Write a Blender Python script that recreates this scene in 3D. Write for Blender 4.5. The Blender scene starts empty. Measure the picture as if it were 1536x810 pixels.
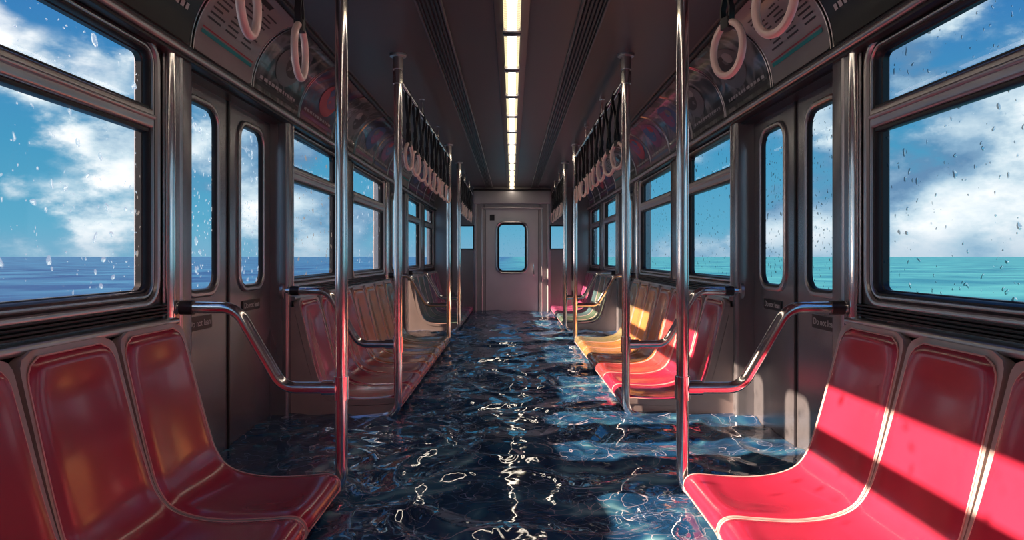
import bpy, math, random
from mathutils import Vector, noise, Matrix
import bmesh
random.seed(7)
H = 1.28      # camera height above the floor
scene = bpy.context.scene
scene.view_settings.view_transform = 'Standard'

# ------------------------------------------------------------------ materials
def newmat(name):
    m = bpy.data.materials.new(name); m.use_nodes = True
    nt = m.node_tree; nt.nodes.clear()
    out = nt.nodes.new('ShaderNodeOutputMaterial')
    return m, nt, out
def pbr(name, col, rough=0.5, metal=0.0, var=0.12, scale=6.0, bump=0.0, bscale=60, stretch=(1,1,1), coat=0.0, ior=1.45, sss=0):
    m, nt, out = newmat(name)
    N = nt.nodes; L = nt.links
    b = N.new('ShaderNodeBsdfPrincipled')
    b.inputs['Roughness'].default_value = rough
    b.inputs['Metallic'].default_value = metal
    b.inputs['Coat Weight'].default_value = coat
    b.inputs['Coat Roughness'].default_value = 0.12
    b.inputs['IOR'].default_value = ior
    tc = N.new('ShaderNodeTexCoord'); mp = N.new('ShaderNodeMapping')
    mp.inputs['Scale'].default_value = stretch
    L.new(tc.outputs['Object'], mp.inputs['Vector'])
    n = N.new('ShaderNodeTexNoise'); n.inputs['Scale'].default_value = scale
    n.inputs['Detail'].default_value = 2
    L.new(mp.outputs[0], n.inputs['Vector'])
    r = N.new('ShaderNodeValToRGB')
    c0 = tuple(max(0, c*(1-var)) for c in col)+(1,)
    c1 = tuple(min(1, c*(1+var)) for c in col)+(1,)
    r.color_ramp.elements[0].position = .3; r.color_ramp.elements[1].position = .7
    r.color_ramp.elements[0].color = c0; r.color_ramp.elements[1].color = c1
    L.new(n.outputs[0], r.inputs[0]); L.new(r.outputs[0], b.inputs['Base Color'])
    mr = N.new('ShaderNodeMapRange')
    mr.inputs[3].default_value = max(0.02, rough*.88); mr.inputs[4].default_value = rough*1.12
    L.new(n.outputs[0], mr.inputs[0]); L.new(mr.outputs[0], b.inputs['Roughness'])
    if bump:
        n2 = N.new('ShaderNodeTexNoise'); n2.inputs['Scale'].default_value = bscale
        L.new(mp.outputs[0], n2.inputs['Vector'])
        bp = N.new('ShaderNodeBump'); bp.inputs['Strength'].default_value = bump
        bp.inputs['Distance'].default_value = 0.002
        L.new(n2.outputs[0], bp.inputs['Height']); L.new(bp.outputs[0], b.inputs['Normal'])
    L.new(b.outputs[0], out.inputs[0])
    return m

M_wall   = pbr('wall_steel', (.32,.315,.335), .27, .72, .08, 3, .08, 90, (1,1,.05))
M_door   = pbr('door_steel', (.31,.31,.335), .25, .76, .08, 2, .10, 120, (1,1,.04))
M_frame  = pbr('frame_metal', (.58,.545,.555), .34, .95, .04, 3, 0)
M_chrome = pbr('pole_chrome', (1.0,.95,.93), .15, 1.0, .02, 30, 0)
M_gasket = pbr('rubber_gasket', (.018,.016,.019), .4, 0, .2, 10)
M_ceil   = pbr('ceiling_panel', (.115,.105,.11), .40, .2, .08, 2)
M_cove   = pbr('cove_panel', (.16,.14,.145), .33, .4, .1, 2)
M_dark   = pbr('dark_trim', (.045,.040,.045), .33, .4, .15, 4)
M_floor  = pbr('floor_lino', (.05,.055,.06), .5, 0, .3, 8)
M_shell  = pbr('seat_shell_beige', (.40,.32,.305), .38, 0, .08, 6, coat=.3)
M_pipe   = pbr('seat_piping', (.78,.38,.36), .3, 0, .05, 6, coat=.3)
M_endw   = pbr('end_wall_paint', (.46,.43,.44), .42, .2, .06, 3)
M_endd   = pbr('end_door_paint', (.62,.59,.60), .4, .1, .05, 3)
M_strap  = pbr('strap_black', (.02,.017,.02), .5, 0, .2, 20)
M_ring   = pbr('strap_ring', (.82,.58,.52), .3, 0, .06, 10, coat=.5)
M_sign   = pbr('sign_black', (.022,.022,.026), .35, 0, .1, 10)
M_text   = pbr('sign_text', (.6,.58,.58), .5, 0, .05, 10)
M_paper  = pbr('ad_paper', (.34,.30,.295), .4, 0, .1, 4, coat=.4)
M_teal   = pbr('ad_teal', (.03,.34,.34), .4, 0, .1, 4)
M_redln  = pbr('ad_red', (.45,.04,.07), .4, 0, .1, 4)
M_blue   = pbr('ad_blue', (.05,.09,.26), .35, 0, .2, 4)
M_plum   = pbr('ad_plum', (.22,.05,.17), .35, 0, .2, 4)
M_grey   = pbr('ad_grey', (.14,.13,.14), .35, 0, .2, 4)
M_ink    = pbr('ad_ink', (.05,.045,.05), .5, 0, .1, 4)
def seatmat(name, c): return pbr(name, c, .26, 0, .06, 4, .05, 200, coat=.5)
SEAT = {
 'red': seatmat('seat_red', (.37,.020,.052)), 'coral': seatmat('seat_coral', (.43,.055,.050)),
 'orange': seatmat('seat_orange', (.50,.14,.045)), 'amber': seatmat('seat_amber', (.44,.20,.060)),
 'olive': seatmat('seat_olive', (.22,.18,.08)), 'green': seatmat('seat_green', (.09,.15,.10)),
 'teal': seatmat('seat_teal', (.07,.14,.15)), 'violet': seatmat('seat_violet', (.18,.08,.18)),
 'magenta': seatmat('seat_magenta', (.34,.06,.16)) }

def artmat(name, cols, scale):
    m, nt, out = newmat(name); N = nt.nodes; L = nt.links
    b = N.new('ShaderNodeBsdfPrincipled'); b.inputs['Roughness'].default_value=.3
    b.inputs['Coat Weight'].default_value=.3
    tc = N.new('ShaderNodeTexCoord')
    n = N.new('ShaderNodeTexNoise'); n.inputs['Scale'].default_value=scale
    n.inputs['Distortion'].default_value=1.2; n.inputs['Detail'].default_value=1
    L.new(tc.outputs['Object'], n.inputs['Vector'])
    r = N.new('ShaderNodeValToRGB'); r.color_ramp.interpolation='EASE'
    els = r.color_ramp.elements
    els[0].position=.34; els[0].color=cols[0]+(1,)
    els[1].position=.66; els[1].color=cols[-1]+(1,)
    for i,c in enumerate(cols[1:-1]):
        e = els.new(.34+.32*(i+1)/(len(cols)-1)); e.color=c+(1,)
    L.new(n.outputs[0], r.inputs[0]); L.new(r.outputs[0], b.inputs['Base Color'])
    L.new(b.outputs[0], out.inputs[0]); return m
ART = [artmat('ad_art_grey', [(.012,.012,.012),(.03,.03,.032),(.20,.19,.19),(.02,.02,.02),(.07,.07,.07)], 4),
       artmat('ad_art_blue', [(.015,.015,.04),(.04,.06,.14),(.18,.13,.20),(.02,.02,.05),(.06,.07,.14)], 4),
       artmat('ad_art_plum', [(.07,.016,.04),(.05,.05,.12),(.24,.08,.17),(.04,.01,.04),(.12,.045,.09)], 3),
       artmat('ad_art_wine', [(.20,.03,.07),(.09,.02,.08),(.05,.06,.14),(.07,.01,.045),(.20,.08,.07)], 3)]

def emit(name, col, s):
    m, nt, out = newmat(name); N = nt.nodes; L = nt.links
    e = N.new('ShaderNodeEmission'); e.inputs[0].default_value = col+(1,)
    tc = N.new('ShaderNodeTexCoord'); w = N.new('ShaderNodeTexWave'); w.bands_direction='Y'
    w.inputs['Scale'].default_value=10
    mr = N.new('ShaderNodeMapRange'); mr.inputs[3].default_value=s*.85; mr.inputs[4].default_value=s*1.15
    L.new(tc.outputs['Object'], w.inputs[0]); L.new(w.outputs['Fac'], mr.inputs[0]); L.new(mr.outputs[0], e.inputs[1])
    L.new(e.outputs[0], out.inputs[0]); return m
M_lamp = emit('lamp_diffuser_core', (1,.87,.72), 8)
M_lampe = emit('lamp_diffuser_edge', (1,.84,.50), 1.1)

def glassmat():
    m, nt, out = newmat('wet_window_glass'); N = nt.nodes; L = nt.links
    tc = N.new('ShaderNodeTexCoord')
    n0 = N.new('ShaderNodeTexNoise'); n0.inputs['Scale'].default_value=20; n0.inputs['Detail'].default_value=1
    L.new(tc.outputs['Object'], n0.inputs['Vector'])
    mx = N.new('ShaderNodeVectorMath'); mx.operation='MULTIPLY_ADD'
    L.new(n0.outputs['Color'], mx.inputs[0]); mx.inputs[1].default_value=(.04,.04,.05)
    L.new(tc.outputs['Object'], mx.inputs[2])
    masks=[]
    for sc,th,sb in ((17,.44,.26),(42,.46,.20)):
        v = N.new('ShaderNodeTexVoronoi'); v.inputs['Scale'].default_value=sc
        L.new(mx.outputs[0], v.inputs['Vector'])
        sp = N.new('ShaderNodeSeparateColor'); L.new(v.outputs['Color'], sp.inputs[0])
        t = N.new('ShaderNodeMath'); t.operation='MULTIPLY'; L.new(sp.outputs[0], t.inputs[0]); t.inputs[1].default_value=th
        t2 = N.new('ShaderNodeMath'); t2.operation='SUBTRACT'; L.new(t.outputs[0], t2.inputs[0]); t2.inputs[1].default_value=th*sb
        d = N.new('ShaderNodeMath'); d.operation='SUBTRACT'; L.new(t2.outputs[0], d.inputs[0]); L.new(v.outputs['Distance'], d.inputs[1])
        k = N.new('ShaderNodeMapRange'); k.interpolation_type='SMOOTHSTEP'; k.inputs[1].default_value=0; k.inputs[2].default_value=.16
        L.new(d.outputs[0], k.inputs[0]); masks.append(k)
    mm = N.new('ShaderNodeMath'); mm.operation='MAXIMUM'
    L.new(masks[0].outputs[0], mm.inputs[0]); L.new(masks[1].outputs[0], mm.inputs[1])
    bp = N.new('ShaderNodeBump'); bp.inputs['Strength'].default_value=.7; bp.inputs['Distance'].default_value=.005
    L.new(mm.outputs[0], bp.inputs['Height'])
    tr = N.new('ShaderNodeBsdfTransparent'); tr.inputs[0].default_value=(.98,.99,1,1)
    rf = N.new('ShaderNodeBsdfRefraction'); rf.inputs['Roughness'].default_value=.0; rf.inputs['IOR'].default_value=1.15
    rf.inputs[0].default_value=(.95,.98,1,1)
    L.new(bp.outputs[0], rf.inputs['Normal'])
    tl = N.new('ShaderNodeBsdfTranslucent'); tl.inputs[0].default_value=(.85,.93,1,1)
    mixt = N.new('ShaderNodeMixShader'); mixt.inputs[0].default_value=.06
    L.new(rf.outputs[0], mixt.inputs[1]); L.new(tl.outputs[0], mixt.inputs[2])
    gl2 = N.new('ShaderNodeBsdfGlossy'); gl2.inputs['Roughness'].default_value=.02
    base = N.new('ShaderNodeMixShader'); base.inputs[0].default_value=.02
    L.new(tr.outputs[0], base.inputs[1]); L.new(gl2.outputs[0], base.inputs[2])
    f = N.new('ShaderNodeMapRange'); f.inputs[1].default_value=0; f.inputs[2].default_value=.25; f.inputs[4].default_value=.72
    L.new(mm.outputs[0], f.inputs[0])
    mix = N.new('ShaderNodeMixShader'); L.new(f.outputs[0], mix.inputs[0])
    L.new(base.outputs[0], mix.inputs[1]); L.new(mixt.outputs[0], mix.inputs[2])
    L.new(mix.outputs[0], out.inputs[0]); return m
M_glass = glassmat()

def watermat():
    m, nt, out = newmat('flood_water_surface'); N = nt.nodes; L = nt.links
    b = N.new('ShaderNodeBsdfPrincipled')
    b.inputs['Roughness'].default_value=.04; b.inputs['IOR'].default_value=1.7
    tc = N.new('ShaderNodeTexCoord')
    n = N.new('ShaderNodeTexNoise'); n.inputs['Scale'].default_value=2.2; n.inputs['Distortion'].default_value=2.6
    n.inputs['Detail'].default_value=2
    L.new(tc.outputs['Object'], n.inputs['Vector'])
    r = N.new('ShaderNodeValToRGB'); e = r.color_ramp.elements
    e[0].position=.36; e[0].color=(.006,.034,.090,1)
    e[1].position=.74; e[1].color=(.16,.36,.42,1)
    k=e.new(.50); k.color=(.010,.056,.135,1)
    k=e.new(.62); k.color=(.030,.12,.20,1)
    L.new(n.outputs[0], r.inputs[0])
    # thin pale lines: caustic and reflection swirls painted into the water's base colour
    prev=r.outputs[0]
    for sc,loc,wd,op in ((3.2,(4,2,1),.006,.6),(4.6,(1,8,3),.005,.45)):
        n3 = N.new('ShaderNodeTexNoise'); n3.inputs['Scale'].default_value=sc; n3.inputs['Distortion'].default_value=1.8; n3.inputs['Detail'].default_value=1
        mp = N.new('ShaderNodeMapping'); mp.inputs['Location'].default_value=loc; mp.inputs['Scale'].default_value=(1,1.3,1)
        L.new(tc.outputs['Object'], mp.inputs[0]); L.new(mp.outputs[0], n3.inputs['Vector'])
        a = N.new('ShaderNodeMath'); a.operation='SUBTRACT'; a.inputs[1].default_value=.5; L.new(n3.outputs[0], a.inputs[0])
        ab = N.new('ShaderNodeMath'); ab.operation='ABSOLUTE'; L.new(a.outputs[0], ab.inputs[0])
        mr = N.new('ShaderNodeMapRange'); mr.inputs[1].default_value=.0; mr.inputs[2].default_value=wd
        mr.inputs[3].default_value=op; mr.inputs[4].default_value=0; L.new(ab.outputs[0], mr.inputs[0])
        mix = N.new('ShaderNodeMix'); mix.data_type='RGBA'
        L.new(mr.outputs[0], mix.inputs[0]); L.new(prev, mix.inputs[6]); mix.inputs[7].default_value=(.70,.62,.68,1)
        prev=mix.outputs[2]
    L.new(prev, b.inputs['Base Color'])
    n2 = N.new('ShaderNodeTexNoise'); n2.inputs['Scale'].default_value=8; n2.inputs['Distortion'].default_value=1.2; n2.inputs['Detail'].default_value=1
    L.new(tc.outputs['Object'], n2.inputs['Vector'])
    bp = N.new('ShaderNodeBump'); bp.inputs['Strength'].default_value=.5; bp.inputs['Distance'].default_value=.010
    L.new(n2.outputs[0], bp.inputs['Height']); L.new(bp.outputs[0], b.inputs['Normal'])
    L.new(b.outputs[0], out.inputs[0]); return m
M_water = watermat()

def seamat():
    m, nt, out = newmat('open_sea'); N = nt.nodes; L = nt.links
    b = N.new('ShaderNodeBsdfPrincipled'); b.inputs['Roughness'].default_value=.6
    b.inputs['Specular IOR Level'].default_value=.10
    tc = N.new('ShaderNodeTexCoord'); sp = N.new('ShaderNodeSeparateXYZ'); L.new(tc.outputs['Object'], sp.inputs[0])
    mr = N.new('ShaderNodeMapRange'); mr.inputs[1].default_value=-10; mr.inputs[2].default_value=10; L.new(sp.outputs[0], mr.inputs[0])
    n = N.new('ShaderNodeTexNoise'); n.inputs['Scale'].default_value=.10; n.inputs['Detail'].default_value=5; n.inputs['Distortion'].default_value=.6
    L.new(tc.outputs['Object'], n.inputs['Vector'])
    r1 = N.new('ShaderNodeValToRGB'); r1.color_ramp.elements[0].color=(.006,.045,.15,1); r1.color_ramp.elements[1].color=(.030,.14,.27,1)
    r2 = N.new('ShaderNodeValToRGB'); r2.color_ramp.elements[0].color=(.015,.13,.21,1); r2.color_ramp.elements[1].color=(.05,.26,.31,1)
    for r in (r1,r2):
        r.color_ramp.elements[0].position=.38; r.color_ramp.elements[1].position=.64; L.new(n.outputs[0], r.inputs[0])
    mix = N.new('ShaderNodeMix'); mix.data_type='RGBA'; L.new(mr.outputs[0], mix.inputs[0])
    L.new(r1.outputs[0], mix.inputs[6]); L.new(r2.outputs[0], mix.inputs[7])
    L.new(mix.outputs[2], b.inputs['Base Color']); L.new(b.outputs[0], out.inputs[0]); return m
M_sea = seamat()

# ------------------------------------------------------------------ mesh builder
class MB:
    def __init__(s): s.v=[]; s.f=[]; s.mi=[]; s.mats=[]
    def m(s, mat):
        if mat not in s.mats: s.mats.append(mat)
        return s.mats.index(mat)
    def add(s, vs, fs, mat):
        o=len(s.v); s.v += [tuple(p) for p in vs]; k=s.m(mat)
        for f in fs: s.f.append(tuple(i+o for i in f)); s.mi.append(k)
    def box(s, x0,x1,y0,y1,z0,z1, mat):
        if x0>x1: x0,x1=x1,x0
        vs=[(x,y,z) for x in (x0,x1) for y in (y0,y1) for z in (z0,z1)]
        s.add(vs, [(0,1,3,2),(4,6,7,5),(0,4,5,1),(2,3,7,6),(0,2,6,4),(1,5,7,3)], mat)
    def rbox(s, x0,x1,y0,y1,z0,z1,mat,r=.01,n=3,axis='z'):
        """box with rounded long edges (extruded rounded rectangle)"""
        if x0>x1: x0,x1=x1,x0
        A={'z':(x0,x1,y0,y1,z0,z1),'y':(x0,x1,z0,z1,y0,y1),'x':(y0,y1,z0,z1,x0,x1)}[axis]
        a0,a1,b0,b1,c0,c1=A; pts=rr2((a0+a1)/2,(b0+b1)/2,(a1-a0)/2,(b1-b0)/2,r,n)
        def mk(a,b,c): return {'z':(a,b,c),'y':(a,c,b),'x':(c,a,b)}[axis]
        s.loft([[mk(a,b,c0) for a,b in pts],[mk(a,b,c1) for a,b in pts]], mat, cap=True)
    def loft(s, rings, mat, closed=True, loop=False, cap=False):
        n=len(rings[0]); vs=[p for r in rings for p in r]; fs=[]
        R=len(rings)
        for i in range(R if loop else R-1):
            j=(i+1)%R
            for k in range(n if closed else n-1):
                l=(k+1)%n
                fs.append((i*n+k,i*n+l,j*n+l,j*n+k))
        if cap:
            fs.append(tuple(range(n))[::-1]); fs.append(tuple((R-1)*n+k for k in range(n)))
        s.add(vs, fs, mat)
    def tube(s, path, r, mat, n=14, loop=False, cap=True):
        P=[Vector(p) for p in path]; N=len(P); rings=[]
        rad = r if isinstance(r,(list,tuple)) else [r]*N
        T=[]
        for i in range(N):
            a=P[i-1] if (i>0 or loop) else P[i]; b=P[(i+1)%N] if (i<N-1 or loop) else P[i]
            T.append((b-a).normalized())
        up=Vector((0,0,1)) if abs(T[0].z)<.9 else Vector((1,0,0))
        nrm=(up-T[0]*up.dot(T[0])).normalized()
        for i in range(N):
            nrm=(nrm-T[i]*nrm.dot(T[i])).normalized(); bi=T[i].cross(nrm)
            rings.append([tuple(P[i]+(nrm*math.cos(2*math.pi*k/n)+bi*math.sin(2*math.pi*k/n))*rad[i]) for k in range(n)])
        s.loft(rings, mat, loop=loop, cap=cap and not loop)
    def make(s, name, smooth=True, ang=35):
        me=bpy.data.meshes.new(name); me.from_pydata(s.v,[],s.f)
        for mt in s.mats: me.materials.append(mt)
        for p,k in zip(me.polygons,s.mi): p.material_index=k
        bm=bmesh.new(); bm.from_mesh(me); bmesh.ops.recalc_face_normals(bm, faces=bm.faces); bm.to_mesh(me); bm.free()
        if smooth:
            me.polygons.foreach_set('use_smooth',[True]*len(me.polygons))
            me.set_sharp_from_angle(angle=math.radians(ang))
        ob=bpy.data.objects.new(name, me); scene.collection.objects.link(ob)
        return ob
def rr2(cx,cy,hw,hh,r,n=5):
    pts=[]; r=min(r,hw*.999,hh*.999)
    for (sx,sy,a0) in ((1,1,0),(-1,1,90),(-1,-1,180),(1,-1,270)):
        for k in range(n+1):
            a=math.radians(a0+90*k/n)
            pts.append((cx+sx*(hw-r)+r*math.cos(a), cy+sy*(hh-r)+r*math.sin(a)))
    # signs above already orient each corner, so undo the double reflection
    out=[]
    for q,(sx,sy,a0) in enumerate(((1,1,0),(-1,1,90),(-1,-1,180),(1,-1,270))):
        for k in range(n+1):
            a=math.radians(a0+90*k/n)
            out.append((cx+sx*(hw-r)+r*math.cos(a), cy+sy*(hh-r)+r*math.sin(a)))
    return out
def fillet(pts, r, n=8):
    P=[Vector(p) for p in pts]; out=[P[0]]
    for i in range(1,len(P)-1):
        a=(P[i-1]-P[i]); b=(P[i+1]-P[i]); la,lb=a.length,b.length; a.normalize(); b.normalize()
        ang=a.angle(b); d=min(r/math.tan(ang/2), la*.48, lb*.48)
        p0=P[i]+a*d; p2=P[i]+b*d
        for k in range(n+1):
            t=k/n; out.append(p0*(1-t)**2+P[i]*2*t*(1-t)+p2*t*t)
    out.append(P[-1]); return out

def win_loft(mb, s, y0,y1,z0,z1, spec, mat, X=1.35, r=.05, n=6):
    """spec: list of (grow, protrude). rings in the wall plane, side s"""
    cy,cz,hw,hh=(y0+y1)/2,(z0+z1)/2,(y1-y0)/2,(z1-z0)/2
    rings=[]
    for g,p in spec:
        rings.append([(s*(X-p),a,b) for a,b in rr2(cy,cz,hw+g,hh+g,max(.012,r+g),n)])
    mb.loft(rings, mat)

# ------------------------------------------------------------------ layout
Y0,Y1=-1.6,11.4
SEG=[(-.5,2.58),(3.95,7.03),(8.43,11.38)]
DOORS=[(2.74,3.90),(7.19,8.27)]
WINS=[[(-.38,.98),(1.16,2.47)],[(4.04,5.08),(5.60,6.92)],[(8.56,9.62),(10.14,11.22)]]
ZB,ZT=H-.14,H+.765
WO=1.385    # outer face of the side wall
wn=0; dn=0
for s,side in ((-1,'left'),(1,'right')):
    w=MB()
    w.box(s*1.35,s*WO,Y0,-.5,0,H+1.0,M_wall)
    for si,(a,b) in enumerate(SEG):
        a2=a; b2=b if si<2 else Y1
        w.box(s*1.35,s*WO,a2,b2,0,ZB,M_wall)
        w.box(s*1.35,s*WO,a2,b2,ZT,H+1.0,M_wall)
        ed=[a2]+[q for ww in WINS[si] for q in ww]+[b2]
        for k in range(0,len(ed),2):
            w.box(s*1.35,s*WO,ed[k],ed[k+1],ZB,ZT,M_wall)
    for (a,b) in DOORS:
        w.box(s*1.35,s*1.45,a-.16,b+.05,H+.80,H+1.0,M_wall)
    w.make('wall_'+side)
    cols=MB()
    for (a,b) in DOORS:
        for (c0,c1) in ((a-.16,a),(b,b+.10)):
            cols.rbox(s*1.31,s*1.47,c0,c1,0,H+.82,M_wall,.018)
        cols.tube([(s*1.325,a-.165,0),(s*1.325,a-.165,H+.80)],.024,M_chrome,16)
        cols.tube([(s*1.318,a-.10,0),(s*1.318,a-.10,H+.80)],.014,M_frame,12)
        cols.tube([(s*1.325,a-.005,0),(s*1.325,a-.005,H+.80)],.010,M_gasket,10)
        cols.tube([(s*1.325,b+.105,0),(s*1.325,b+.105,H+.80)],.015,M_frame,12)
        cols.box(s*1.34,s*1.46,a,b,H+.775,H+.80,M_dark)
    for si in range(3):
        wa=WINS[si]; c=(wa[0][1]+wa[1][0])/2; hw=(wa[1][0]-wa[0][1])/2-.055
        if hw>.03:
            cols.rbox(s*1.325,s*1.36,c-hw,c+hw,H-.2,H+.80,M_wall,.012)
            for q in (-hw,hw): cols.tube([(s*1.33,c+q,H-.2),(s*1.33,c+q,H+.8)],.008,M_gasket,8)
    cols.make('trim_columns_'+side)
    t=MB()
    for (a,b) in SEG:
        t.rbox(s*1.285,s*1.36,a,b,H-.262,H-.235,M_frame,.011,3,'y')
        for k in range(4):
            z=H-.226+k*.0125
            t.rbox(s*(1.322-.004*(k%2)),s*1.36,a,b,z,z+.008,M_gasket,.003,2,'y')
    t.rbox(s*1.28,s*1.37,Y0,Y1,H+.80,H+.83,M_frame,.012,3,'y')
    t.rbox(s*1.295,s*1.37,Y0,Y1,H+.785,H+.80,M_gasket,.004,2,'y')
    t.rbox(s*1.30,s*1.36,Y0,Y1,H+.835,H+.85,M_dark,.005,2,'y')
    t.make('trim_rails_'+side)
    for si in range(3):
        for (a,b) in WINS[si]:
            wn+=1; m=MB()
            m_spec=[(.052,-.002),(.052,.014),(.048,.021),(.042,.025),(.034,.026),(.027,.023),(.022,.014)]
            win_loft(m,s,a,b,ZB,ZT,m_spec,M_frame)
            win_loft(m,s,a,b,ZB,ZT,[(.022,.014),(.017,.009),(.014,.009)],M_gasket)
            win_loft(m,s,a,b,ZB,ZT,[(.014,.009),(.012,.016),(.008,.019),(.003,.018),(.001,.012),(0,.0)],M_frame)
            win_loft(m,s,a,b,ZB,ZT,[(.003,.012),(-.006,.012),(-.012,.004),(-.014,-.01),(-.018,-.014),(-.018,-.036)],M_gasket)
            z0,z1=H+.455,H+.560
            m.rbox(s*1.328,s*1.375,a-.0,b+.0,z0+.02,z1-.012,M_frame,.012,3,'y')
            m.rbox(s*1.318,s*1.36,a,b,z0+.052,z0+.068,M_frame,.007,3,'y')
            m.rbox(s*1.34,s*1.378,a,b,z0+.004,z0+.022,M_gasket,.005,2,'y')
            m.rbox(s*1.34,s*1.378,a,b,z1-.014,z1-.002,M_gasket,.004,2,'y')
            X=s*1.368
            m.add([(X,a+.01,ZB+.01),(X,b-.01,ZB+.01),(X,b-.01,ZT-.01),(X,a+.01,ZT-.01)],[(0,1,2,3)],M_glass)
            m.make('window_%d'%wn)
    for (a,b) in DOORS:
        mid=(a+b)/2; dn+=1
        m=MB()
        for (c0,c1) in ((a,mid-.003),(mid+.003,b)):
            c=(c0+c1)/2; h0,h1=c-.150,c+.150; z0,z1=H-.155,H+.69
            X0,X1=s*1.415,s*1.432
            m.box(X0,X1,c0,h0,.0,H+.79,M_door); m.box(X0,X1,h1,c1,.0,H+.79,M_door)
            m.box(X0,X1,h0,h1,.0,z0,M_door); m.box(X0,X1,h0,h1,z1,H+.79,M_door)
            win_loft(m,s,h0,h1,z0,z1,[(.030,-.001),(.030,.008),(.022,.014),(.010,.014),(.004,.004),(.0,.002)],M_frame,1.415,.075)
            win_loft(m,s,h0,h1,z0,z1,[(.006,.008),(-.004,.008),(-.008,.0),(-.009,-.014)],M_gasket,1.415,.075)
            rin=rr2(c,(z0+z1)/2,.142,(z1-z0)/2-.008,.07,6); rout=rr2(c,(z0+z1)/2,.156,(z1-z0)/2+.004,.003,6)
            m.loft([[(s*1.418,p,q) for p,q in rin],[(s*1.418,p,q) for p,q in rout]],M_gasket)
            X=s*1.426
            m.add([(X,h0,z0),(X,h1,z0),(X,h1,z1),(X,h0,z1)],[(0,1,2,3)],M_glass)
            m.rbox(s*1.411,s*1.42,c0+.03,c1-.03,.03,.06,M_frame,.004,2,'y')
        m.box(s*1.408,s*1.43,mid-.010,mid+.010,0,H+.79,M_gasket)
        m.make('door_%d'%dn)

def plaque(s, y, z, X, w=.24, h=.062):
    mb=MB(); mb.rbox(s*(X-.006),s*X,y-w/2,y+w/2,z-h/2,z+h/2,M_sign,.006,3,'x')
    ob=mb.make('door_sign')
    cu=bpy.data.curves.new('lettering','FONT'); cu.body='Do not lean'; cu.size=.043; cu.align_x='CENTER'; cu.align_y='CENTER'; cu.extrude=.0005
    cu.materials.append(M_text)
    t=bpy.data.objects.new('lettering',cu); scene.collection.objects.link(t); t.parent=ob
    t.location=(s*(X-.0075),y,z)
    t.rotation_euler=(math.pi/2,0,-s*math.pi/2)
    return ob
for s in (-1,1):
    for (a,b) in DOORS:
        mid=(a+b)/2
        plaque(s,(a+mid)/2-.02,H-.30,1.415); plaque(s,(b+mid)/2,H-.26,1.415,.24,.055)

# ------------------------------------------------------------------ ceiling, cove, lamps
c=MB()
c.box(-1.08,1.08,Y0,Y1,H+1.19,H+1.24,M_ceil)
for s in (-1,1):
    for k,x in enumerate((.345,.365,.385,.405,.425)):
        c.rbox(s*x,s*(x+.012),Y0,Y1,H+1.178,H+1.192,M_dark,.004,2,'y')
    c.rbox(s*.325,s*.337,Y0,Y1,H+1.172,H+1.192,M_cove,.004,2,'y')
    c.rbox(s*.44,s*.452,Y0,Y1,H+1.172,H+1.192,M_cove,.004,2,'y')
c.rbox(-.085,.085,Y0,Y1,H+1.180,H+1.192,M_cove,.004,2,'y')
c.make('ceiling')
AC=(1.06,H+.85); AR=(.275,.335)      # ellipse cove
def arc(t,off=0):
    a=t*math.pi/2
    x=AC[0]+(AR[0]-off)*math.cos(a); z=AC[1]+(AR[1]-off)*math.sin(a)
    return x,z
for s,side in ((-1,'left'),(1,'right')):
    m=MB(); rows=[]
    for y in (Y0,Y1):
        row=[(s*1.36,y,H+.83)]
        row+=[(s*arc(k/14)[0],y,arc(k/14)[1]) for k in range(15)]+[(s*1.0,y,H+1.195)]
        rows.append(row)
    m.loft(rows,M_cove,closed=False)
    m.rbox(s*1.045,s*1.075,Y0,Y1,H+1.165,H+1.19,M_dark,.008,3,'y')
    m.box(s*1.0,s*1.46,Y0,Y1,H+1.20,H+1.24,M_dark); m.box(s*1.42,s*1.46,Y0,Y1,H+.95,H+1.22,M_dark)
    m.make('trim_cove_'+side)
def strip(mb,s,y0,y1,t0,t1,off,mat,n=8):
    rows=[]
    for y in (y0,y1):
        rows.append([(s*arc(t0+(t1-t0)*k/n,off)[0],y,arc(t0+(t1-t0)*k/n,off)[1]) for k in range(n+1)])
    mb.loft(rows,mat,closed=False)
def blob(mb,s,yc,tc_,ry,rt,off,mat,n=28):
    """elliptical printed shape following the curved card"""
    vs=[(s*arc(tc_,off)[0],yc,arc(tc_,off)[1])]
    for f_ in (.5,1.0):
        for k in range(n):
            a=2*math.pi*k/n; t=tc_+rt*f_*math.sin(a); x,z=arc(t,off); vs.append((s*x,yc+ry*f_*math.cos(a),z))
    fs=[(0,1+k,1+(k+1)%n) for k in range(n)]+[(1+k,1+n+k,1+n+(k+1)%n,1+(k+1)%n) for k in range(n)]
    mb.add(vs,fs,mat)
bounds=[-.9,-.2,.5,1.25,2.0,2.76,3.40,4.14,4.9,5.6,6.35,7.1,7.8,8.5,9.25,10.0,10.7,11.35]
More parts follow.
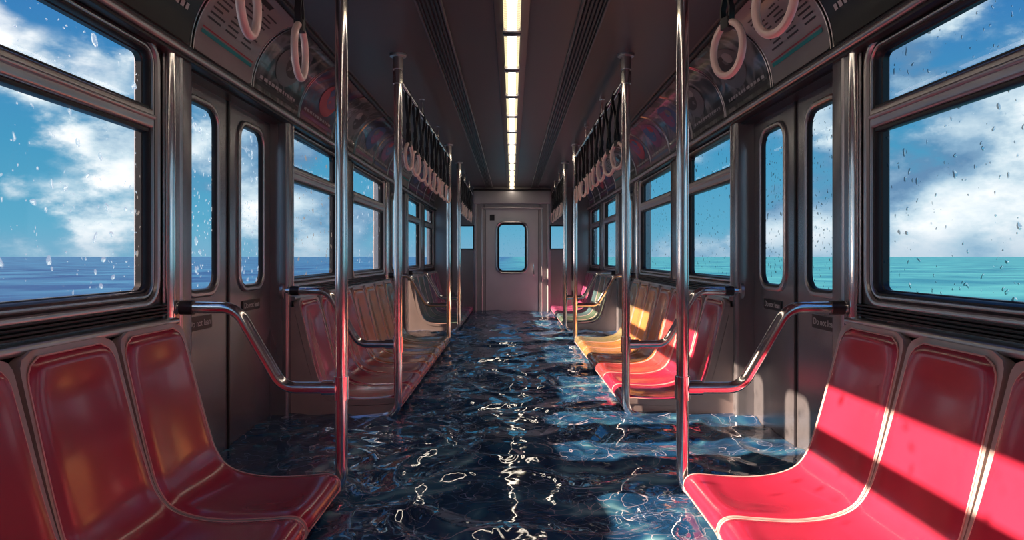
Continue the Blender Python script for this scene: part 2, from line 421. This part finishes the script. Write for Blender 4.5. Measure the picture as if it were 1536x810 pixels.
for s in (-1,1):
    for i in range(len(bounds)-1):
        y0,y1=bounds[i]+.012,bounds[i+1]-.012; mb=MB()
        base = M_sign if i==4 else (M_paper if i in (0,2,5,12) else (ART[0] if i==6 else ART[(i+(s>0))%4]))
        n=14
        rows=[]
        for dy,dt in ((0,.05),(.01,.02),(.03,0)):
            rows.append((y0+dy,dt))
        rows2=rows+[(y1-.03,0),(y1-.01,.02),(y1,.05)]
        R=[]
        for y,dt in rows2:
            R.append([(s*arc(.04+dt+(.90-2*dt)*k/n,.008)[0],y,arc(.04+dt+(.90-2*dt)*k/n,.008)[1]) for k in range(n+1)])
        mb.loft(R,base,closed=False)
        for y in (y0,y1):
            mb.tube([(s*arc(.03+.92*k/n,.008)[0],y,arc(.03+.92*k/n,.008)[1]) for k in range(n+1)],.004,M_frame,6)
        rnd=random.Random(i*3+s)
        if base is M_paper:
            strip(mb,s,y0+.04,y1-.04,.20,.235,.011,M_teal,2); strip(mb,s,y0+.04,y1-.04,.25,.262,.011,M_redln,2)
            for col in range(3):
                ca=y0+.05+col*(y1-y0-.1)/3; cw=(y1-y0-.1)/3-.03
                for k in range(9):
                    t=.34+k*.05
                    if rnd.random()<.9: strip(mb,s,ca,ca+cw*rnd.uniform(.5,1),t,t+.018,.011,M_ink,1)
            strip(mb,s,y0+.04,y1-.25,.80,.86,.011,M_ink,2)
        elif base is M_sign:
            y=y0+.06
            while y<y1-.07:
                wd=rnd.uniform(.02,.045); strip(mb,s,y,y+wd,.42,.56,.011,M_text,2); y+=wd+.016
            y=y0+.06
            while y<y1-.07:
                wd=rnd.uniform(.015,.03); strip(mb,s,y,y+wd,.28,.33,.011,M_text,2); y+=wd+.012
        else:
            pal={0:(M_grey,M_ink,M_paper),1:(M_blue,M_plum,M_grey),2:(M_plum,M_blue,M_redln),3:(M_redln,M_plum,M_blue)}[ART.index(base)]
            yc=(y0+y1)/2+rnd.uniform(-.1,.1); L_=y1-y0
            blob(mb,s,yc,.52,L_*.26,.28,.0105,pal[0]); blob(mb,s,yc+.05,.55,L_*.17,.18,.0115,pal[1]); blob(mb,s,yc-.06,.62,L_*.07,.08,.0125,pal[2])
            strip(mb,s,y0+.03,y1-.03,.09,.14,.0115,pal[1],2)
            y=y0+.06
            while y<y1-.10:
                wd=rnd.uniform(.02,.05); strip(mb,s,y,y+wd,.165,.20,.012,M_text,1); y+=wd+.016
        mb.make('advert_panel')
i=0; y=3.46-.68*7
while y<11.2:
    L=MB()
    L.rbox(-.042,.042,y,y+.60,H+1.156,H+1.180,M_lampe,.010,4,'y')
    L.rbox(-.024,.024,y+.01,y+.59,H+1.148,H+1.17,M_lamp,.010,4,'y')
    for q in (y-.026,y+.60):
        L.rbox(-.047,.047,q,q+.026,H+1.143,H+1.182,M_frame,.010,3,'y')
    L.make('ceiling_lamp'); y+=.68

# ------------------------------------------------------------------ floor, end walls
f=MB(); f.box(-1.46,1.46,Y0,Y1+.1,-.06,0,M_floor); f.make('floor')
b=MB(); b.box(-1.46,1.46,Y0-.08,Y0,0,H+1.24,M_endw); b.make('wall_back')
e=MB(); ye=Y1; yd=.09
def eb(x0,x1,z0,z1,mat=M_endw,p=0): e.box(x0,x1,ye-p,ye+yd,z0,z1,mat)
DW=.465; DT=H+.80
eb(-DW-.02,DW+.02,DT,H+1.24)
for s in (-1,1):
    eb(s*DW,s*.66,0,H+1.24); eb(s*.90,s*1.46,0,H+1.24,M_wall)
    eb(s*.66,s*.90,0,H+.14,M_wall); eb(s*.66,s*.90,H+.52,H+1.24,M_wall)
    for (g0,g1,z0,z1) in ((.645,.665,H+.12,H+.54),(.895,.915,H+.12,H+.54)):
        e.box(s*g0,s*g1,ye-.015,ye+.02,z0,z1,M_gasket)
    for z in (H+.12,H+.52): e.box(s*.645,s*.915,ye-.015,ye+.02,z,z+.02,M_gasket)
    X0,X1=s*.66,s*.90
    e.add([(X0,ye+.04,H+.14),(X1,ye+.04,H+.14),(X1,ye+.04,H+.52),(X0,ye+.04,H+.52)],[(0,1,2,3)],M_glass)
    e.rbox(s*.50,s*.525,ye-.03,ye,0,DT+.05,M_frame,.008)
    e.rbox(s*.60,s*.64,ye-.05,ye,0,H+1.0,M_endw,.012)
    e.rbox(s*1.02,s*1.06,ye-.06,ye,0,H+1.1,M_dark,.01)
e.rbox(-.64,.64,ye-.09,ye,H+.90,H+1.12,M_endw,.02,4,'x')
e.rbox(-.66,.66,ye-.10,ye,H+1.12,H+1.15,M_dark,.008,3,'x')
e.rbox(-.525,.525,ye-.035,ye,DT+.02,DT+.05,M_frame,.008,3,'x')
e.make('wall_front')
d=MB(); wz0,wz1,ww=H-.25,H+.56,.235
yy=ye+.02
d.box(-DW,-ww,yy,yy+.04,0,DT,M_endd); d.box(ww,DW,yy,yy+.04,0,DT,M_endd)
d.box(-ww,ww,yy,yy+.04,0,wz0,M_endd); d.box(-ww,ww,yy,yy+.04,wz1,DT,M_endd)
cz=(wz0+wz1)/2; hh=(wz1-wz0)/2
def dl(spec,mat):
    d.loft([[(a,yy-p,q) for a,q in rr2(0,cz,ww+g,hh+g,.09+g,6)] for g,p in spec],mat)
dl([(.045,0),(.045,.02),(.03,.025),(.012,.012)],M_frame); dl([(.014,.017),(-.012,.014),(-.018,-.03)],M_gasket)
d.loft([[(a,yy-.002,q) for a,q in rr2(0,cz,ww-.012,hh-.012,.08,6)],[(a,yy-.002,q) for a,q in rr2(0,cz,ww+.01,hh+.01,.004,6)]],M_gasket)
d.add([(-ww,yy+.03,wz0),(ww,yy+.03,wz0),(ww,yy+.03,wz1),(-ww,yy+.03,wz1)],[(0,1,2,3)],M_glass)
d.tube(fillet([(.37,yy,H-.12),(.37,yy-.05,H-.12),(.37,yy-.05,H-.32),(.37,yy,H-.32)],.02),.010,M_chrome,10)
d.box(-.42,.42,yy-.004,yy,.05,.36,M_frame)
d.box(-.38,-.30,yy-.004,yy,H+.62,H+.72,M_sign)
for q in (-DW+.006,DW-.006): d.box(q-.008,q+.008,yy-.006,yy+.01,0,DT,M_gasket)
d.make('door_%d'%(dn+1))

# ------------------------------------------------------------------ benches
PROF=[(1.280,-.250),(1.262,-.33),(1.235,-.44),(1.205,-.56),(1.178,-.66),(1.150,-.745),(1.105,-.808),(1.03,-.842),(.92,-.856),(.80,-.852),(.725,-.846),(.69,-.850),(.672,-.868),(.668,-.905)]
def catmull(P,n=4):
    out=[]
    Q=[Vector((2*P[0][0]-P[1][0],2*P[0][1]-P[1][1]))]+[Vector(p) for p in P]+[Vector((2*P[-1][0]-P[-2][0],2*P[-1][1]-P[-2][1]))]
    for i in range(1,len(Q)-2):
        for k in range(n):
            t=k/n; a,b,c_,d_=Q[i-1],Q[i],Q[i+1],Q[i+2]
            out.append(.5*((2*b)+(c_-a)*t+(2*a-5*b+4*c_-d_)*t*t+(3*b-a-3*c_+d_)*t**3))
    out.append(Q[-2]); return out
PC=catmull(PROF,4); NP=len(PC)
SL=[0]
for i in range(1,NP): SL.append(SL[-1]+(PC[i]-PC[i-1]).length)
TOT=SL[-1]
NR=[]
for i in range(NP):
    t=(PC[min(i+1,NP-1)]-PC[max(i-1,0)]).normalized(); NR.append(Vector((t.y,-t.x)))
for q in range(NP):
    if NR[q].dot(Vector((-1,1)))<0: NR[q]=-NR[q]
def corner(d,r): 
    if d>=r: return 0
    return r-math.sqrt(max(0,r*r-(r-d)**2))
def bench(s, ya, yb, colors):
    mb=MB(); n=len(colors); P=(yb-ya)/n
    body=[(1.345,-.30),(1.285,-.30)]+[(PC[i].x-NR[i].x*.028, PC[i].y-NR[i].y*.028) for i in range(4,NP-3,2)]
    body+=[(.70,-.905),(.715,-.96),(.78,-1.06),(.84,-1.28),(1.345,-1.28)]
    mb.loft([[(s*x,y,H+z) for x,z in body] for y in (ya+.004,yb-.004)],M_shell,cap=True)
    for k,cn in enumerate(colors):
        yc=ya+(k+.5)*P
        front=[];back=[]
        for i in range(NP):
            w=P/2-.0015-corner(SL[i],.055)-.010*max(0,1-SL[i]/.5)
            row=[];rb=[]
            for j in range(13):
                u=-1+j/6; lip=.006*abs(u)**8
                o=.002+lip
                row.append((s*(PC[i].x+NR[i].x*o), yc+u*w, H+PC[i].y+NR[i].y*o))
                rb.append((s*(PC[i].x-NR[i].x*.026), yc+u*w, H+PC[i].y-NR[i].y*.026))
            front.append(row); back.append(rb)
        loops=[front[i]+back[i][::-1] for i in range(NP)]
        mb.loft(loops,M_shell,cap=True)
        rows=[]; edge=[]
        i0,i1=1,NP-2
        for i in range(i0,i1+1):
            dt=SL[i]-SL[i0]; db=SL[i1]-SL[i]
            w=P/2-.012-.020*max(0,1-dt/.55)-corner(dt+.002,.07)-corner(db+.002,.03)
            row=[]
            for j in range(21):
                u=-1+j/10
                bulge=.013*(1-abs(u)**8)
                dish=-.017*(1-u*u)*min(1,dt/.12)*min(1,db/.12)
                endf=min(1,(dt)/.02,(db)/.02)
                o=.003+bulge*endf+dish*endf
                o=max(.0005+.003, o+.006*endf)
                row.append((s*(PC[i].x+NR[i].x*o), yc+u*w, H+PC[i].y+NR[i].y*o))
            rows.append(row)
            edge.append((w,i))
        mb.loft(rows,SEAT[cn],closed=False)
        def ep(w,i,sg): return (s*(PC[i].x+NR[i].x*.007), yc+sg*w, H+PC[i].y+NR[i].y*.007)
        path=[ep(w,i,1) for w,i in edge]+[ep(w,i,-1) for w,i in edge[::-1]]
        mb.tube(path,.0030,M_pipe,6,loop=True)
    return mb.make('subway_bench',ang=50)
C1=['red']*7; C2=['red','red','coral','orange','amber','amber','olive']; C3=['green','green','teal','violet','magenta','magenta']
for s in (-1,1):
    for (a,b),cc in zip(SEG,(C1,C2,C3)): bench(s,a,b,cc)

# ------------------------------------------------------------------ poles, rails
R=.024
def polegroup(s,y):
    mb=MB()
    mb.tube(fillet([(s*.67,y,H+1.19),(s*.67,y,H-.93),(s*1.0,y,H-.965)],.10,10),R,M_chrome,24)
    mb.tube([(s*.67,y,H+1.19),(s*.67,y,H+1.175),(s*.67,y,H+1.17)],[.05,.048,.03],M_frame,20)
    mb.tube([(s*.67,y,H+1.17),(s*.67,y,H+1.10)],.031,M_frame,20)
    mb.tube([(s*.67,y,H+1.085),(s*.67,y,H+1.015)],.031,M_chrome,20)
    mb.tube(fillet([(s*.67,y,H-.515),(s*.90,y,H-.515),(s*1.085,y,H-.20),(s*1.352,y,H-.20)],.10,10),R*.95,M_chrome,20)
    mb.tube([(s*.67,y,H-.47),(s*.67,y,H-.56)],.030,M_chrome,20)
    mb.tube([(s*.69,y,H-.515),(s*.745,y,H-.515)],.0285,M_chrome,18)
    mb.tube([(s*1.25,y,H-.20),(s*1.30,y,H-.20)],.0285,M_dark,18)
    mb.tube([(s*1.335,y,H-.20),(s*1.352,y,H-.20)],.05,M_frame,20)
    return mb.make('grab_pole')
PY=[-.55,2.62,3.92,7.06,8.40]
for s in (-1,1):
    for y in PY: polegroup(s,y)
    for a,b in ((-.55,2.62),(3.92,7.06),(8.40,11.38)):
        mb=MB(); mb.tube([(s*.67,a,H+1.05),(s*.67,b,H+1.05)],.016,M_chrome,14)
        nb=3
        for k in range(1,nb):
            y=a+(b-a)*k/nb
            mb.tube([(s*.67,y,H+1.05),(s*.67,y,H+1.19)],.010,M_chrome,10)
            mb.tube([(s*.67,y,H+1.17),(s*.67,y,H+1.19)],.022,M_chrome,12)
        mb.make('overhead_grab_rail')

def strap_mesh(ry=.066,rz=.082,tr=.0115):
    mb=MB()
    def ribbon(pts,w,t=.003):
        rings=[]
        for i,(y,z) in enumerate(pts):
            a=pts[max(i-1,0)]; b=pts[min(i+1,len(pts)-1)]
            d=Vector((b[0]-a[0],b[1]-a[1])).normalized(); n=Vector((-d.y,d.x))*t
            rings.append([(-w,y+n.x,z+n.y),(w,y+n.x,z+n.y),(w,y-n.x,z-n.y),(-w,y-n.x,z-n.y)])
        mb.loft(rings,M_strap,cap=True)
    for sg in (-1,1):
        ribbon([(sg*.002,.020),(sg*.012,.018),(sg*.026,.004),(sg*.040,-.02),(sg*.036,-.06),(sg*.016,-.12),(sg*.006,-.16),(sg*.004,-.20)],.010,.0032)
        ribbon([(sg*.004,-.20),(sg*.006,-.23),(sg*.020,-.275),(sg*.018,-.315),(sg*.004,-.335)],.010,.003)
    mb.rbox(-.014,.014,-.012,.012,-.225,-.185,M_strap,.004)
    P=[]
    for k in range(36):
        a=2*math.pi*k/36; P.append((0,ry*math.sin(a),-.320-rz+rz*math.cos(a)))
    mb.tube(P,tr,M_ring,12,loop=True)
    mb.rbox(-.015,.015,-.018,.018,-.340,-.305,M_strap,.005)
    ob=mb.make('hanging_strap'); return ob
first=strap_mesh()
rnd=random.Random(11)
pos=[]
for s in (-1,1):
    for y in (.1,.5,.9,1.3,1.68,2.09): pos.append((s,y, .40 if s>0 else .05))
    y=4.3
    while y<6.95: pos.append((s,y,s*rnd.uniform(.0,.45))); y+=.33
    y=8.75
    while y<11.1: pos.append((s,y,s*rnd.uniform(.0,.45))); y+=.36
for k,(s,y,r) in enumerate(pos):
    ob=first if k==0 else bpy.data.objects.new('hanging_strap',first.data)
    if k: scene.collection.objects.link(ob)
    ob.location=(s*.67,y,H+1.05)
    ob.rotation_euler=(rnd.uniform(-.05,.05),0,r)

# ------------------------------------------------------------------ flood water
def wave(x,y):
    p=Vector((x*1.5,y*1.5,0))
    q=p+.6*Vector((noise.noise(p*1.3+Vector((3,1,2))),noise.noise(p*1.3+Vector((9,4,7))),0))
    a=1-abs(noise.noise(q*1.7)); a2=1-abs(noise.noise(q*3.3+Vector((5,5,1))))
    b_=noise.noise(q*1.1+Vector((1,7,3)))
    c_=noise.noise(q*5+Vector((2,2,8)))
    return .020*b_+.022*(a**3-.5)+.009*(a2**3-.5)+.003*c_
nx,ny=140,640; X0,X1=-1.412,1.412; ya,yb=Y0+.02,Y1+.015
vs=[];
for j in range(ny+1):
    t=j/ny; y=ya+(yb-ya)*t
    for i in range(nx+1):
        x=X0+(X1-X0)*i/nx
        vs.append((x,y,H-.935+wave(x,y)))
fs=[(j*(nx+1)+i,j*(nx+1)+i+1,(j+1)*(nx+1)+i+1,(j+1)*(nx+1)+i) for j in range(ny) for i in range(nx)]
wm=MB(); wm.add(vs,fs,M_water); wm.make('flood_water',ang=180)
sm=MB(); n=96; rings=[]
for r in (2.5,8,30,120,500,2000,9000): rings.append([(r*math.cos(2*math.pi*k/n),5+r*math.sin(2*math.pi*k/n),-1.2) for k in range(n)])
sm.loft(rings,M_sea,cap=False); sm.make('sea',smooth=False)

# ------------------------------------------------------------------ world
W=bpy.data.worlds.new('cloudy_sky'); scene.world=W; W.use_nodes=True
nt=W.node_tree; nt.nodes.clear(); N=nt.nodes; L=nt.links
out=N.new('ShaderNodeOutputWorld'); bg=N.new('ShaderNodeBackground'); L.new(bg.outputs[0],out.inputs[0])
tc=N.new('ShaderNodeTexCoord'); sp=N.new('ShaderNodeSeparateXYZ'); L.new(tc.outputs['Generated'],sp.inputs[0])
sky=N.new('ShaderNodeValToRGB'); L.new(sp.outputs[2],sky.inputs[0]); e_=sky.color_ramp.elements
e_[0].position=0; e_[0].color=(.12,.40,.56,1); e_[1].position=.75; e_[1].color=(.02,.09,.34,1)
k=e_.new(.14); k.color=(.06,.30,.50,1); k=e_.new(.34); k.color=(.035,.17,.45,1)
mp=N.new('ShaderNodeMapping'); mp.inputs['Scale'].default_value=(1,1,1.8); mp.inputs['Location'].default_value=(2.3,4.1,1.55); L.new(tc.outputs['Generated'],mp.inputs[0])
def mth(op,a,b_=None,c_=None):
    m=N.new('ShaderNodeMath'); m.operation=op
    for i_,q in enumerate((a,b_,c_)):
        if q is None: continue
        if isinstance(q,(int,float)): m.inputs[i_].default_value=q
        else: L.new(q,m.inputs[i_])
    return m.outputs[0]
n1=N.new('ShaderNodeTexNoise'); n1.inputs['Scale'].default_value=2.8; n1.inputs['Detail'].default_value=4; n1.inputs['Roughness'].default_value=.5
L.new(mp.outputs[0],n1.inputs['Vector'])
n2=N.new('ShaderNodeTexNoise'); n2.inputs['Scale'].default_value=6.0; n2.inputs['Detail'].default_value=7; n2.inputs['Roughness'].default_value=.58
L.new(mp.outputs[0],n2.inputs['Vector'])
# cells warped by the fine noise give the cauliflower lobes of cumulus
wv=N.new('ShaderNodeVectorMath'); wv.operation='MULTIPLY_ADD'; L.new(n2.outputs['Color'],wv.inputs[0]); wv.inputs[1].default_value=(.22,.22,.22); L.new(mp.outputs[0],wv.inputs[2])
vo=N.new('ShaderNodeTexVoronoi'); vo.feature='F1'; vo.inputs['Scale'].default_value=7.0
L.new(wv.outputs[0],vo.inputs['Vector'])
bil=mth('SUBTRACT',.50,vo.outputs['Distance'])
md=N.new('ShaderNodeMapRange'); md.inputs[1].default_value=0; md.inputs[2].default_value=.5; md.inputs[3].default_value=.09; md.inputs[4].default_value=-.06; L.new(sp.outputs[2],md.inputs[0])
base_=mth('ADD',n1.outputs[0],md.outputs[0])
base_=mth('MULTIPLY_ADD',mth('SUBTRACT',n2.outputs[0],.5),.45,base_)
ad=mth('MULTIPLY_ADD',bil,.16,base_)
cov=N.new('ShaderNodeMapRange'); cov.interpolation_type='SMOOTHSTEP'; cov.inputs[1].default_value=.49; cov.inputs[2].default_value=.60; L.new(ad,cov.inputs[0])
am=mth('MULTIPLY_ADD',cov.outputs[0],.07,n2.outputs[0])
am=mth('MULTIPLY_ADD',bil,.24,am)
am=mth('MULTIPLY_ADD',mth('SUBTRACT',n1.outputs[0],.5),-.35,am)
cc=N.new('ShaderNodeValToRGB'); L.new(am,cc.inputs[0]); e_=cc.color_ramp.elements
e_[0].position=.42; e_[0].color=(.12,.25,.42,1); e_[1].position=.74; e_[1].color=(.98,1.0,1.0,1); k=e_.new(.53); k.color=(.25,.42,.58,1); k=e_.new(.63); k.color=(.58,.72,.80,1)
hz=N.new('ShaderNodeMapRange'); hz.interpolation_type='SMOOTHSTEP'; hz.inputs[1].default_value=0; hz.inputs[2].default_value=.05; hz.inputs[3].default_value=.6; hz.inputs[4].default_value=0; L.new(sp.outputs[2],hz.inputs[0])
mix=N.new('ShaderNodeMix'); mix.data_type='RGBA'; L.new(cov.outputs[0],mix.inputs[0]); L.new(sky.outputs[0],mix.inputs[6]); L.new(cc.outputs[0],mix.inputs[7])
mix2=N.new('ShaderNodeMix'); mix2.data_type='RGBA'; L.new(hz.outputs[0],mix2.inputs[0]); L.new(mix.outputs[2],mix2.inputs[6]); mix2.inputs[7].default_value=(.20,.38,.54,1)
L.new(mix2.outputs[2],bg.inputs[0]); bg.inputs[1].default_value=1.12

# ------------------------------------------------------------------ sun
sd=bpy.data.lights.new('sun','SUN'); sd.energy=23; sd.color=(1,.72,.54); sd.angle=math.radians(.6)
so=bpy.data.objects.new('sun',sd); scene.collection.objects.link(so)
so.rotation_euler=Vector((1,.10,-.48)).to_track_quat('-Z','Y').to_euler()
so.location=(-6,4,6)

# ------------------------------------------------------------------ camera
cd=bpy.data.cameras.new('camera'); cd.sensor_width=36; cd.lens=36*1000/1536
cd.shift_y=-20/1536; cd.clip_start=.02; cd.clip_end=20000
co=bpy.data.objects.new('camera',cd); scene.collection.objects.link(co)
co.location=(0,0,H); co.rotation_euler=(math.pi/2,0,0)
scene.camera=co
